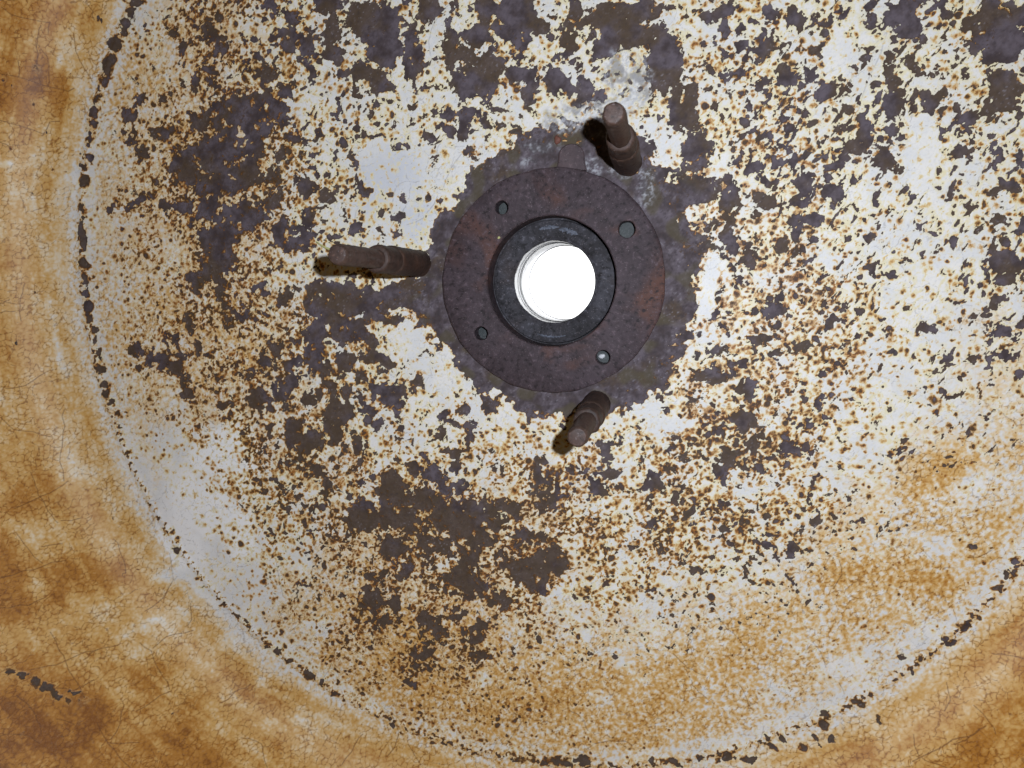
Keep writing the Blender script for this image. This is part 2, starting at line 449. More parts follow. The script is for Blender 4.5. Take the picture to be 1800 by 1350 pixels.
dS = np.maximum(dS, np.minimum((uS - (1 - .62 * np.clip(cov - .30, 0, 1))) * 13 - 1.2, 2.6 + 3 * clump))
dS = dS - 20 * sstep(spec, .06, .0)
# chips
ang = math.radians(58); ca, sa = math.cos(ang), math.sin(ang)
ua, va = (U + W1 * .5) * ca + (V + W2 * .5) * sa, -(U + W1 * .5) * sa + (V + W2 * .5) * ca
nI = fbm((U + W1 * .6) / 22, (V + W2 * .6) / 22, 4, .64, 61); nA = fbm(ua / 32, va / 15, 4, .64, 66)
uC = cdf(nI * (1 - wA) + nA * wA)
covc = np.clip(chipd * .26 * (1 + 1.0 * clump), 0, .45) * (1 - sstep(dh, -6, 2))
wx, wy = U + W1 * .8, V + W2 * .8
cc = np.clip(chipd * (1 + 1.1 * clump) * (1 + .45 * sstep(PX, 1150, 1350)), 0, 1) * (1 - .9 * sstep(dh, -6, 2))
dC2 = np.maximum(spots(wx, wy, 9.5, cc * .62, 211, .8, 4.4, 1.7), spots(wx, wy, 20, cc * .72, 212, 2, 8.5, 1.6)) + jag * 3.6
dC = np.maximum((uC - (1 - covc)) * 26, dC2) - 20 * sstep(chipd, .06, .0) - 8 * sstep(dh, -6, 4)

rust = np.maximum(dS, dblot - 12 * msk)
chip = np.maximum(dC, dblot - 12 * (1 - msk))
# chain of chips along the crease, and bare spots on the wall
RIM = [(238,2,18,8),(232,20,8,7),(220,42,10,9),(218,58,11,14),(203,78,16,14),(195,105,13,10),(190,120,10,14),(183,140,7,8),(170,175,8,7),(165,200,8,14),
 (163,215,8,8),(158,243,7,9),(148,267,6,5),(161,276,7,8),(145,295,5,8),(147,320,11,11),(143,365,6,8),(146,385,6,7),(145,410,7,18),(148,432,6,12),(147,462,10,14),
 (150,490,7,8),(152,513,8,9),(153,538,11,13),(159,563,7,9),(166,580,7,7),(168,600,5,14),(174,622,5,7),(178,648,9,10),(180,675,15,9),(186,690,9,9),(195,708,5,9),
 (205,728,6,10),(210,752,7,12),(228,798,8,5),(233,837,5,4),(289,930,8,6),(303,932,7,6),(312,950,5,5),(312,970,8,10),(355,1036,4,4),(345,1015,4,4),(390,1060,4,4),(420,1085,4,4),
 (435,1097,6,7),(468,1134,8,7),(488,1147,8,9),(509,1159,8,6),(535,1177,7,7),(543,1187,8,8),(567,1201,8,8),(588,1220,10,8),(689,1275,8,3),(710,1285,4,3),(760,1305,6,3),
 (780,1312,7,3),(812,1325,6,5),(830,1325,12,4),(850,1322,10,4),(880,1330,8,4),(908,1335,14,6),(950,1340,20,8),(985,1338,25,10),(1020,1335,18,9),(1110,1340,8,5),
 (1150,1337,16,7),(1180,1342,15,8),(1233,1333,9,9),(1280,1330,14,11),(1315,1332,17,9),(1260,1335,6,8),(1373,1298,10,9),(1352,1298,6,6),(1361,1310,7,6),(1411,1313,10,4),
 (1440,1311,5,3),(1445,1271,11,10),(1432,1297,5,4),(1463,1296,6,8),(1450,1255,6,6),(1508,1234,8,7),(1545,1263,6,6),(1530,1221,5,7),(1585,1157,6,5),(1617,1160,4,8),
 (1572,1176,4,3),(1602,1178,4,4),(1673,1130,9,8),(1662,1119,4,4),(1695,1100,8,8),(1713,1091,6,5),(1788,990,10,9),(1765,1008,6,5),(1752,1035,6,5),(1780,1008,8,6),
 (1713,963,6,5)]
WALL = [(15,1183,18,9,-20),(38,1188,14,8,-25),(60,1200,14,8,-30),(83,1208,16,12,-30),(98,1222,18,8,-35),(118,1232,12,5,-30),(130,1218,8,5),(148,1233,7,4),
        (62,186,4,4),(125,135,5,7),(127,57,4,4),(68,122,4,5),(30,95,3,3),(23,155,4,3),(177,35,7,6),(62,512,4,4),(100,552,4,6),(28,600,2,7),(76,236,3,3),(17,262,5,4),
        (95,300,5,4),(118,303,6,3),(30,330,5,4),(60,337,6,3),(85,338,4,2),(201,912,4,5),(243,928,4,5),(5,140,7,5),(246,1002,5,4),(300,1255,8,4),(82,1098,3,2)]
arc0 = A * R / Q
rimd = np.full(U.shape, -40.0, np.float32); stamp(rimd, RIM, 16); walld = np.full(U.shape, -40.0, np.float32); stamp(walld, WALL, 16)
rimd = rimd - 6 * sstep(perlin(arc0 / 15, S / Q / 40, 87), .12, .5) * sstep(np.abs(S / Q - R / Q), 40, 25) + rag * 5 + jag * 5 + 1.4 + 2.2 * sstep(PX, 400, 250) * sstep(PY, 800, 600)
rimd = np.maximum(rimd, walld + jag * 4 + rag * 3 - .6)
mr = np.clip(fbm(U / 30, V / 30, 2, .5, 81) * 1.6 + .45, 0, 1)
rust = np.maximum(rust, rimd - 6 * mr); chip = np.maximum(chip, rimd - 6 * (1 - mr))
# lesser specks along the rest of the crease, so it carries on out of view
srim = np.abs(S / Q - R / Q)
uR = cdf(fbm(U / 9, V / 9, 3, .55, 83))
rust = np.maximum(rust, (uR - (1 - .30 * np.exp(-(srim / 7) ** 2))) * 22 - 10 * sstep(srim, 8, 16))

# brown wash: blotchy, streaked along the wall
onwall = sstep(S / Q, R / Q + 4, R / Q + 40)
tn = fbm(U / 75, V / 75, 5, .55, 91)
arc = A * R / Q
stre = fbm(arc / 150, S / Q / 24, 4, .62, 95)
fine = fbm(U / 9, V / 9, 3, .6, 98)
tanv = tan * .95 + tn * (.30 + .14 * onwall) + stre * .38 * onwall + fine * (.24 - .04 * onwall + .62 * (1 - onwall) * sstep(tan, .25, .55)) - .07 * (1 - onwall) * sstep(tan, .3, .6) - .10 + .05 * onwall + .10 * perlin(U / 5, V / 5, 178) * sstep(tan, .1, .4)
tanv = tanv * sstep(tan, .02, .2)
# clean scraped bands just outside and inside the crease
tanv -= .26 * np.exp(-((S / Q - R / Q - 18) / 18) ** 2) * sstep(stre + tn, -.4, .2)
tanv -= .30 * np.exp(-((S / Q - R / Q + 18) / 14) ** 2)
CLEAN = [(400,800,60,45),(360,890,60,50),(330,960,45,35),(235,1105,24,14),(300,1010,40,15),(1710,850,18,22),(1650,960,22,14),(1310,1010,60,20),(1370,1215,22,14),(1130,1195,14,8),
         (960,1030,60,22),(1380,1045,45,7,20),(1600,1120,50,20,30),(1500,1165,50,20,30),(225,1115,20,10),(270,1090,14,8),(120,1060,10,5),(850,1195,12,12),(790,1030,8,8),(1030,1120,10,8),
         (1055,1145,10,8),(905,1145,8,10),(1080,1145,14,8),(1060,1225,18,9),(1095,1160,8,8),(570,1100,30,15),(20,290,30,8),(140,310,16,8),(110,95,20,40,-10),(70,180,20,16)]
dc = np.full(U.shape, -40.0, np.float32); stamp(dc, CLEAN, 20)
tanv = tanv - (.5 - .2 * onwall - .22 * sstep(PX, 900, 1200)) * sstep(dc + rag * 12 + fine * 8, -10, 10)
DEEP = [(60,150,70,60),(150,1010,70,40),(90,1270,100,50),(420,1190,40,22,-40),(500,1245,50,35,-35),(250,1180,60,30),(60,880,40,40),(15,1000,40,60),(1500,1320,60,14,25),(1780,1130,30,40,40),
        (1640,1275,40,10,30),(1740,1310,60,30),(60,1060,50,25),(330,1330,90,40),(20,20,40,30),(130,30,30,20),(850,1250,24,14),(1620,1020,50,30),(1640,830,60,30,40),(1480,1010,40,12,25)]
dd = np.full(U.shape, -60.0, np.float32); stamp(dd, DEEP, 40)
tanv = np.clip(tanv + .22 * sstep(dd + 26 * tn + 14 * stre, -26, 20) + .08 * sstep(dd, 0, 40) + .22 * sstep(np.hypot(PX + 60, PY - 1400) - 60 * stre, 420, 60) * onwall, 0, 1.4)  # brown stain; corner term paints flash falloff in at the lower left

# grey scrapings above the flange
dsc = np.full(U.shape, -40.0, np.float32)
stamp(dsc, [(1090,130,28,40),(1062,195,52,20),(1000,208,46,24),(1120,150,24,40),(958,260,20,8),(1093,300,22,10),(1075,235,25,12),(940,258,12,8),(1135,330,14,26),(925,285,10,8),(1040,300,14,22)], 20)
scuff = sstep(dsc + rag * 9, -9, 9)
# long cracks
def poly_dist(field, pts, jit, seed):
    rr = random.Random(seed)
    P = [px_uv(*p) for p in pts]
    Pn = []
    for (a, b), (c, d) in zip(P[:-1], P[1:]):
        L = math.hypot(c - a, d - b); n = max(2, int(L / 14))
        for k in range(n):
            t = k / n; Pn.append((a + (c - a) * t + rr.gauss(0, jit), b + (d - b) * t + rr.gauss(0, jit)))
    Pn.append(P[-1])
    for (a, b), (c, d) in zip(Pn[:-1], Pn[1:]):
        i0, i1 = np.searchsorted(us, (min(a, c) - 6, max(a, c) + 6)); j0, j1 = np.searchsorted(vs, (min(b, d) - 6, max(b, d) + 6))
        if i1 <= i0 or j1 <= j0: continue
        uu = U[j0:j1, i0:i1] - a; vv = V[j0:j1, i0:i1] - b; ex, ey = c - a, d - b
        t = np.clip((uu * ex + vv * ey) / (ex * ex + ey * ey + 1e-6), 0, 1)
        field[j0:j1, i0:i1] = np.minimum(field[j0:j1, i0:i1], np.hypot(uu - t * ex, vv - t * ey))
crk = np.full(U.shape, 6.0, np.float32)
CR = [[(0,10),(20,25),(50,33),(88,40)],[(128,60),(135,90),(148,120),(160,138)],[(0,130),(40,136),(80,150),(110,158),(130,155)],[(88,40),(85,60)],[(68,80),(82,100),(87,145)],
 [(33,105),(33,135)],[(150,0),(162,20),(166,35)],[(0,212),(40,222),(75,236),(90,215),(105,213)],[(205,112),(235,140),(255,150)],[(0,250),(20,262)],[(180,200),(205,190)],
 [(345,232),(360,245),(390,258),(420,275),(455,282)],[(390,265),(392,300),(405,325)],[(376,200),(375,220)],[(0,680),(30,682),(60,670),(80,655)],[(0,528),(30,535)],
 [(26,895),(60,880),(100,860),(120,845)],[(115,845),(105,810),(108,785),(112,760),(113,720)],[(0,735),(25,755),(60,760),(92,768)],[(30,935),(60,980),(75,990)],
 [(0,1014),(40,1005),(95,990),(115,985)],[(0,1070),(50,1063),(80,1050)],[(50,1178),(100,1168),(150,1145),(210,1133)],[(70,960),(110,955)],[(200,945),(215,985),(222,1005),(215,1012)],
 [(300,975),(302,1020),(290,1050),(255,1074)],[(335,1060),(335,1090),(330,1100)],[(270,1138),(290,1120),(340,1108)],[(245,1130),(265,1145),(280,1180),(298,1212)],[(240,1250),(270,1232),(300,1215)],
 [(195,1300),(210,1275),(218,1240)],[(170,1270),(190,1310),(230,1350)],[(100,1210),(130,1215),(165,1195)],[(90,1110),(105,1140),(130,1190),(150,1230)],[(190,1305),(245,1305)],
 [(390,1235),(425,1210),(440,1203)],[(425,1300),(435,1295),(460,1310),(470,1350)],[(480,960),(488,1000),(498,1050)],[(510,1110),(545,1080),(580,1060)],
 [(1258,1083),(1290,1115),(1310,1140)],[(1300,1200),(1315,1240),(1325,1250)],[(1430,1130),(1450,1165)],[(1475,1200),(1485,1220)],[(1565,905),(1560,930),(1545,945)],
 [(1620,965),(1640,985)],[(1475,985),(1480,1010),(1465,1035)],[(1605,1290),(1615,1330),(1665,1350)],[(1605,1340),(1660,1310),(1720,1285)],[(1665,1200),(1670,1230),(1660,1250)],
 [(1710,1240),(1740,1270),(1750,1290)],[(1755,720),(1775,735),(1785,745)],[(1745,770),(1755,800)],[(800,1190),(820,1210),(835,1235)],[(905,1235),(915,1270),(890,1310)],
 [(600,1345),(625,1310),(638,1290)],[(715,1310),(730,1330),(740,1345)],[(795,1160),(850,1166)],[(940,1265),(960,1270)],[(780,330),(790,300),(812,270)],[(1215,440),(1235,400)],
 [(1450,300),(1500,210),(1560,60),(1590,10)],[(1420,270),(1475,215)],[(620,683),(625,700),(622,725),(632,745)],[(622,700),(640,698)],[(625,683),(640,680)],[(770,345),(745,385),(715,395)]]
for k, c in enumerate(CR): poly_dist(crk, c, 1.3, k)
rr = random.Random(3)
for k in range(110):                              # more of them, in the stained enamel
    x, y = rr.uniform(-100, 1900), rr.uniform(-100, 1450)
    if chart is None: pass
    gi, gj = min(23, max(0, int(x / 75))), min(17, max(0, int(y / 75)))
    if rr.random() > int(TAN.split()[gj][gi]) / 9 + .08: continue
    a = rr.uniform(0, 6.28); bend = rr.uniform(-.35, .35); pts = [(x, y)]
    for _ in range(rr.randint(2, 6)):
        x += 17 * math.cos(a); y += 17 * math.sin(a); a += bend; pts.append((x, y))
    poly_dist(crk, pts, 1.0, 500 + k)

# wall height relief: enamel stands a fraction of a millimetre proud of the bare steel, flakes lift at the rim
bare = np.maximum(sstep(chip, -.3, 1.0), sstep(rust, 3, 7))
lift = -0.00022 * bare + 0.00006 * fbm(U / 40, V / 40, 3, .5, 101) + 0.00025 * perlin(U / 260, V / 260, 104)
lift += 0.0004 * np.exp(-((S / Q - R / Q) / 6) ** 2)        # slight bead on the crease
nx, ny, nz = np.zeros_like(S), np.zeros_like(S), np.ones_like(S)
aw = np.clip((S - R) / COVE, 0, WANG)
nx = -np.sin(aw) * np.cos(A); ny = -np.sin(aw) * np.sin(A); nz = np.cos(aw)
PXW = np.stack([X + nx * lift, Y + ny * lift, zz + nz * lift], -1).astype(np.float32)

# craquelure: distance to the borders of two warped cell networks (photo pixels)
def cells(x, y, size, seed):
    r_ = np.random.default_rng(seed); T = 257
    jx = r_.uniform(.08, .92, (T, T)).astype(np.float32); jy = r_.uniform(.08, .92, (T, T)).astype(np.float32); tone = r_.uniform(0, 1, (T, T)).astype(np.float32)
    x = (x / size).astype(np.float32); y = (y / size).astype(np.float32)
    xi = np.floor(x).astype(np.int32); yi = np.floor(y).astype(np.int32)
    d1 = np.full(x.shape, 9, np.float32); d2 = d1.copy(); p1x = np.zeros_like(d1); p1y = p1x.copy(); p2x = p1x.copy(); p2y = p1x.copy(); tn_ = p1x.copy()
    for dj in (-1, 0, 1):
        for di in (-1, 0, 1):
            cx_, cy_ = xi + di, yi + dj; a_, b_ = cy_ % T, cx_ % T
            qx = cx_ + jx[a_, b_]; qy = cy_ + jy[a_, b_]; d = (qx - x) ** 2 + (qy - y) ** 2
            c1 = d < d1; c2 = (~c1) & (d < d2)
            d2 = np.where(c1, d1, np.where(c2, d, d2)); p2x = np.where(c1, p1x, np.where(c2, qx, p2x)); p2y = np.where(c1, p1y, np.where(c2, qy, p2y))
            d1 = np.where(c1, d, d1); p1x = np.where(c1, qx, p1x); p1y = np.where(c1, qy, p1y); tn_ = np.where(c1, tone[a_, b_], tn_)
    return (d2 - d1) / (2 * np.hypot(p1x - p2x, p1y - p2y) + 1e-4) * size, tn_
wu, wv2 = U + W1 * .8, V + W2 * .8
net1, cell = cells(wu, wv2, 10.5, 5); net2, _c = cells(wu, wv2, 31.0, 6)
g1 = fbm(U / 48, V / 48, 3, .6, 111); g2 = fbm(U / 70, V / 70, 3, .6, 115)
net = np.minimum(net1 + 1.2 * sstep(g1, .1, -.3) + .40 * sstep(tanv, .25, 0.0), net2 + 1.6 * sstep(g2, .1, -.2))
net = np.clip(net, 0, 4)

def S3(r, g, b): return np.array(srgb(r, g, b), np.float32)
def lerp(c, d, f): return c + (d - c) * f[..., None]
nl = fbm(U / 62, V / 62, 3, .55, 121); nm = fbm(U / 11, V / 11, 3, .6, 124); nf = fbm(U / 4.2, V / 4.2, 2, .6, 127)
en = lerp(S3(222, 222, 220), S3(233, 230, 223), sstep(nl, -.3, .3))
en = lerp(en, S3(196, 198, 202), .35 * sstep(nf, -.1, .6))
dcl = np.full(U.shape, -60.0, np.float32); stamp(dcl, [(400,800,75,60),(350,890,80,60),(320,960,60,45),(420,930,40,60)], 45)
dg = np.full(U.shape, -60.0, np.float32); stamp(dg, [(690,310,55,45),(650,330,40,50),(720,380,40,30)], 40)
en = lerp(en, S3(200, 204, 212), .75 * sstep(dg + 45 * nl + 14 * nm, -32, 26))      # grey film on one clean patch
en = lerp(en, S3(243, 243, 242), .85 * sstep(dcl + 20 * nl, -26, 16))      # clean lower-left enamel, painted whiter to offset flash falloff
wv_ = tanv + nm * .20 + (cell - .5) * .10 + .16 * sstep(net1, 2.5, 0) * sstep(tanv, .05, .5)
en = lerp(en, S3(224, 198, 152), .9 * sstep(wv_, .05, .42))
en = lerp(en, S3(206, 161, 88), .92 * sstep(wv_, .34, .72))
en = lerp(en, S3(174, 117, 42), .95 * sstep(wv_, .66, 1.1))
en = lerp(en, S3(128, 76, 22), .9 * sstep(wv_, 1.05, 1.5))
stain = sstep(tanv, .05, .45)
pitn = cdf(fbm(U / 6.5, V / 6.5, 2, .5, 131)); en = lerp(en, S3(96, 72, 52), .8 * sstep(pitn, .982, .998) * sstep(g2, -.1, .25))
sn = fbm(U / 30, V / 30, 5, .65, 141); sn2 = fbm(U / 8, V / 8, 4, .7, 147); sb = fbm(U / 95, V / 95, 4, .6, 152)
st = lerp(S3(66, 56, 57), S3(100, 91, 98), sstep(sn, -.4, .4))
st = lerp(st, S3(86, 70, 50), .7 * sstep(sb + .35 * sstep(PY - .4 * (PX - 500), 450, 1000) - .25 * sstep(fr, 330, 240), -.12, .22))
st = lerp(st, S3(56, 49, 52), .6 * sstep(sn2, -.05, -.5))
st = lerp(st, S3(116, 106, 108), .5 * sstep(sn2, .2, .65))
gl = cdf(fbm(U / 4.5, V / 4.5, 2, .5, 156)); st = lerp(st, S3(150, 146, 154), .6 * sstep(gl, .93, 1.0) * sstep(sb + sn * .6 + .15 * sstep(fr, 420, 240), .05, .4))  # pale specks: metal glints painted into the steel colour
st = lerp(st, S3(128, 122, 126), .75 * sstep(sn2, .08, .5) * sstep(sn, -.1, .3) * sstep(fr, 330, 230))
st = lerp(st, S3(58, 52, 54), .5 * sstep(sn2, .0, -.4) * sstep(fr, 330, 230))
# olive bloom on the bare metal round the flange
st = lerp(st, S3(84, 76, 54), .6 * sstep(perlin(U / 34, V / 34, 161), .1, .5) * sstep(fr, 330, 230))
# grey scrapings
sg = sstep(fbm(U / 7, V / 7, 4, .7, 165) + .5 * sn, -.1, .35)
hue = sstep(fbm(U / 24, V / 24, 3, .6, 171), -.3, .3)
cream = np.clip(.35 + .6 * sstep(nl, -.35, .2), 0, 1)

NV, NU = U.shape
idx = np.arange(NV * NU).reshape(NV, NU)
quads = np.stack([idx[:-1, :-1], idx[:-1, 1:], idx[1:, 1:], idx[1:, :-1]], -1).reshape(-1, 4)
sc = (S[:-1, :-1] + S[1:, 1:]).reshape(-1) / 2
frc = ((fr[:-1, :-1] + fr[1:, 1:]) / 2).reshape(-1) * Q
attrs = {'rust': np.clip(rust + nm * 2.0, -20, 20), 'chip': np.clip(chip + nf * 1.0, -20, 20), 'stain': stain, 'scuff': scuff * sg, 'crack': crk, 'net': net,
         'hue': hue, 'cream': cream, 'grey': scuff * sstep(sn, .1, -.2) * .6, 'suv': np.stack([U * Q, V * Q, S], -1), 'enamel': en, 'steel': st}

def surf_mesh(name, keep, mat, parent):
    q = quads[keep]
    used = np.zeros(NV * NU, bool); used[q.ravel()] = True
    remap = np.cumsum(used) - 1; q = remap[q].astype(np.int32)
    co = PXW.reshape(-1, 3)[used]
    me = bpy.data.meshes.new(name)
    me.vertices.add(len(co)); me.vertices.foreach_set('co', co.ravel())
    me.loops.add(q.size); me.loops.foreach_set('vertex_index', q.ravel())
    me.polygons.add(len(q)); me.polygons.foreach_set('loop_start', np.arange(0, q.size, 4, dtype=np.int32))
    me.polygons.foreach_set('use_smooth', np.ones(len(q), bool))
    me.update(calc_edges=True)
    for k, v in attrs.items():
        if v.ndim == 3:
            a = me.attributes.new(k, 'FLOAT_VECTOR', 'POINT'); a.data.foreach_set('vector', v.reshape(-1, 3)[used].astype(np.float32).ravel())
        else:
            a = me.attributes.new(k, 'FLOAT', 'POINT'); a.data.foreach_set('value', v.reshape(-1)[used].astype(np.float32).ravel())
    me.materials.append(mat)
    o = bpy.data.objects.new(name, me); COL.objects.link(o); o.parent = parent
    return o

# ------------------------------------------------------------------ materials
def enamel_material():
    t = NT('flaking_enamel')
    suv = t.attr('suv', True); rust = t.attr('rust'); chip = t.attr('chip'); crack = t.attr('crack'); net = t.attr('net'); stain = t.attr('stain')
    hue = t.attr('hue'); scuff = t.attr('scuff'); grey = t.attr('grey'); steel = t.attr('steel', True); col = t.attr('enamel', True)
    ng = t.math('SUBTRACT', t.noise(suv, 1300, 2, .6), .5)
    rust = t.math('ADD', rust, t.math('MULTIPLY', ng, 3.4))
    chip = t.math('ADD', chip, t.math('MULTIPLY', ng, 3.0))
    l1 = t.ss(t.math('ADD', net, t.math('MULTIPLY', ng, 1.0)), .15, 1.15, 1, 0); l2 = t.ss(t.math('ADD', crack, t.math('MULTIPLY', ng, 1.5)), .3, 1.7, 1, 0)
    col = t.mix(t.math('MULTIPLY', l1, t.math('MULTIPLY_ADD', stain, .18, .46)), col, t.mix(stain, srgb(146, 142, 140), srgb(118, 70, 22)))
    col = t.mix(t.math('MULTIPLY', l2, t.math('MULTIPLY_ADD', stain, .35, .33)), col, t.mix(stain, srgb(112, 106, 102), srgb(104, 64, 28)))
    col = t.mix(t.math('MULTIPLY', ng, .35, clamp=True), col, srgb(190, 184, 176))
    halo = t.math('MAXIMUM', t.ss(chip, -6, -.4), t.ss(rust, -6, -1.4))
    clean = t.math('MULTIPLY_ADD', stain, -.93, 1.0)
    col = t.mix(t.math('MULTIPLY', t.math('MULTIPLY', halo, t.attr('cream')), clean), col, srgb(228, 217, 176))
    col = t.mix(t.math('MULTIPLY', t.ss(rust, -2.8, -.6, 0, .85), t.math('MULTIPLY_ADD', stain, -.6, 1.0)), col, t.mix(hue, srgb(198, 150, 78), srgb(206, 164, 98)))
    col = t.mix(t.ss(rust, -1.0, .8, 0, .95), col, t.mix(hue, srgb(104, 70, 36), srgb(158, 100, 40)))
    col = t.mix(t.ss(rust, .6, 2.2), col, t.mix(hue, srgb(80, 58, 34), srgb(88, 62, 40)))
    col = t.mix(t.ss(rust, 1.8, 4.6), col, steel)
    chipm = t.ss(chip, -.35, .35)
    col = t.mix(chipm, col, t.mix(t.ss(chip, .2, 2.4), srgb(78, 62, 52), steel))
    col = t.mix(t.math('MULTIPLY', scuff, .75), col, srgb(186, 188, 193))
    col = t.mix(grey, col, srgb(96, 93, 96))
    bare = t.math('MAXIMUM', chipm, t.ss(rust, 0, 4))
    rough = t.math('MULTIPLY_ADD', bare, .28, .45)
    return t.done(col, rough, t.bump(t.noise(suv, 1300, 2, .6), .35, .00012), spec=.25)

def rusty(name, dark, mid, warm, warm_amt, rough=.7, bumpd=.0002, grain=1.0, glint=.4):
    t = NT(name); c = t.coord()
    a = t.noise(c, 55, 4, .65); b = t.noise(c, 420, 3, .7)
    col = t.mix(t.ss(a, .32, .68), dark, mid)
    col = t.mix(t.ss(t.noise(c, 32, 3, .6, .4), .5, .72, 0, warm_amt), col, warm)
    col = t.mix(t.ss(b, .5, .3, 0, .55 * grain), col, tuple(x * .5 for x in dark))
    col = t.mix(t.ss(b, .56, .72, 0, .4 * grain), col, tuple(min(1, x * 1.9) for x in mid))
    g = t.noise(c, 1700, 1, .7)
    col = t.mix(t.ss(g, .68, .74, 0, glint), col, srgb(150, 140, 142))
    return t.done(col, rough, t.bump(b, .6, bumpd), spec=.35)

MAT = enamel_material()
M_FLANGE = rusty('rusted_flange', srgb(60, 50, 54), srgb(73, 62, 67), srgb(104, 66, 48), .6, bumpd=.0005, grain=2.0, glint=.5)
M_TAB = rusty('rusted_tab', srgb(72, 61, 64), srgb(86, 72, 74), srgb(100, 66, 54), .6)
M_STUD = rusty('rusted_stud', srgb(54, 41, 35), srgb(70, 52, 44), srgb(88, 56, 36), .6, .62, .0003, 1.5, .3)
M_PIN = rusty('rusted_pin', srgb(60, 46, 40), srgb(80, 61, 53), srgb(94, 60, 40), .6, .58, .0003, 1.5, .5)
M_SEAL = rusty('dark_seal', srgb(44, 42, 45), srgb(70, 69, 75), srgb(54, 43, 39), .8, .75, .0005, 2.0, .5)
M_BACK = rusty('backing_steel', srgb(60, 66, 66), srgb(78, 82, 82), srgb(84, 74, 60), .4)
M_LUMP = rusty('red_rust_lump', srgb(98, 62, 54), srgb(122, 80, 66), srgb(130, 76, 52), .6)

def plain(name, col, rough, metal=0.0, var=.15, scale=120):
    t = NT(name); c = t.coord(); a = t.noise(c, scale, 5, .6)
    cc = t.mix(t.ss(a, .35, .65), tuple(x * (1 - var) for x in col), col)
    return t.done(cc, rough, t.bump(a, .3, .0001), metal)
M_SLEEVE = plain('bright_sleeve', srgb(206, 208, 213), .35, 0.0, .12, 220)
M_LINE = plain('dark_groove', srgb(36, 36, 42), .7)  # dark tone of the thin ring lines in the sleeve
M_GREASE = plain('dried_grease', srgb(100, 105, 118), .6, 0, .62, 900)
M_FLOOR = plain('bounce_floor', srgb(238, 238, 236), .9, 0, .03, 6)  # white of the floor sheet added below the opening
M_STRAW = plain('dry_straw', srgb(190, 190, 130), .6, 0, .25, 300)

# ------------------------------------------------------------------ tub
tub = tag(empty('enamel_tub', (0, 0, 0)), 'round white enamel tub interior, flaking and rust stained, seen from above', 'tub')
inside = sc <= S_END
surf_mesh('bottom', (sc < R) & (frc > 0.0480), MAT, tub)['label'] = 'flat white enamel bottom peppered with dark rusty chips'
surf_mesh('side_wall', (sc >= R) & inside, MAT, tub)['label'] = 'brown stained crazed enamel wall curving up round the bottom'

# ------------------------------------------------------------------ white floor sheet added far below, lit so the opening looks bright
fl_v = [(-.9, -.9, -.42), (.9, -.9, -.42), (.9, .9, -.42), (-.9, .9, -.42)]
tag(mesh_obj('floor', fl_v, [(0, 1, 2, 3)], M_FLOOR, None, False), kind='structure')

# ------------------------------------------------------------------ flange plate
RO, RI, TH, Z0 = 0.0522, 0.0302, 0.0024, 0.0006
flange = tag(empty('flange_plate'), 'brown rusted round flange plate with four screw holes round the white opening', 'flange')
hp = [(882, 365, .0031), (1102, 403, .0038), (846, 586, .0032), (1060, 628, .0033)]
holes = [(float(px(x, y, TH)[0]), float(px(x, y, TH)[1]), r) for x, y, r in hp]
bm = bmesh.new()
def ring_verts(cx, cy, r, z, n, wob=0.0, sd=0):
    rr = random.Random(sd); ph = [(rr.uniform(0, 6.28), k, rr.uniform(.2, 1)) for k in (2, 3, 5, 11, 19, 31)]
    return [bm.verts.new((cx + (r + wob * sum(q * math.sin(k * a + p) for p, k, q in ph)) * math.cos(a),
                          cy + (r + wob * sum(q * math.sin(k * a + p) for p, k, q in ph)) * math.sin(a), z)) for a in [2 * math.pi * i / n for i in range(n)]]
def loop_edges(vs_): return [bm.edges.new((vs_[i], vs_[(i + 1) % len(vs_)])) for i in range(len(vs_))]
def strip(a, b):
    for i in range(len(a)):
        j = (i + 1) % len(a); bm.faces.new((a[i], a[j], b[j], b[i]))
ZT = Z0 + TH
o1 = ring_verts(0, 0, RO - .0013, ZT, 220, .00012, 1); o2 = ring_verts(0, 0, RO - .0003, ZT - .0006, 220, .00014, 1)
o2b = ring_verts(0, 0, RO, ZT - .0013, 220, .00022, 1); o3 = ring_verts(0, 0, RO, Z0, 220, .00022, 1)
i1_ = ring_verts(0, 0, RI + .0005, ZT, 160, .00006, 2); i2_ = ring_verts(0, 0, RI, ZT - .0005, 160, .00006, 2); i3_ = ring_verts(0, 0, RI, -.0112, 160)
ed = loop_edges(o1) + loop_edges(i1_)
for k, (hx, hy, hr) in enumerate(holes):
    h1 = ring_verts(hx, hy, hr + .0003, ZT, 36, .00006, 10 + k); h2 = ring_verts(hx, hy, hr, ZT - .0004, 36, .00006, 10 + k); h3 = ring_verts(hx, hy, hr, Z0 - .0068, 36, .00006, 10 + k)
    ed += loop_edges(h1); strip(h2, h1); strip(h3, h2)
bmesh.ops.triangle_fill(bm, use_beauty=True, edges=ed)
strip(o2, o1); strip(o2b, o2); strip(o3, o2b); strip(i1_, i2_); strip(i2_, i3_)
bmesh.ops.recalc_face_normals(bm, faces=bm.faces)
me = bpy.data.meshes.new('ring'); bm.to_mesh(me); bm.free()
me.polygons.foreach_set('use_smooth', [True] * len(me.polygons)); me.set_sharp_from_angle(angle=math.radians(32))
me.materials.append(M_FLANGE); ring = bpy.data.objects.new('ring', me); COL.objects.link(ring); ring.parent = flange
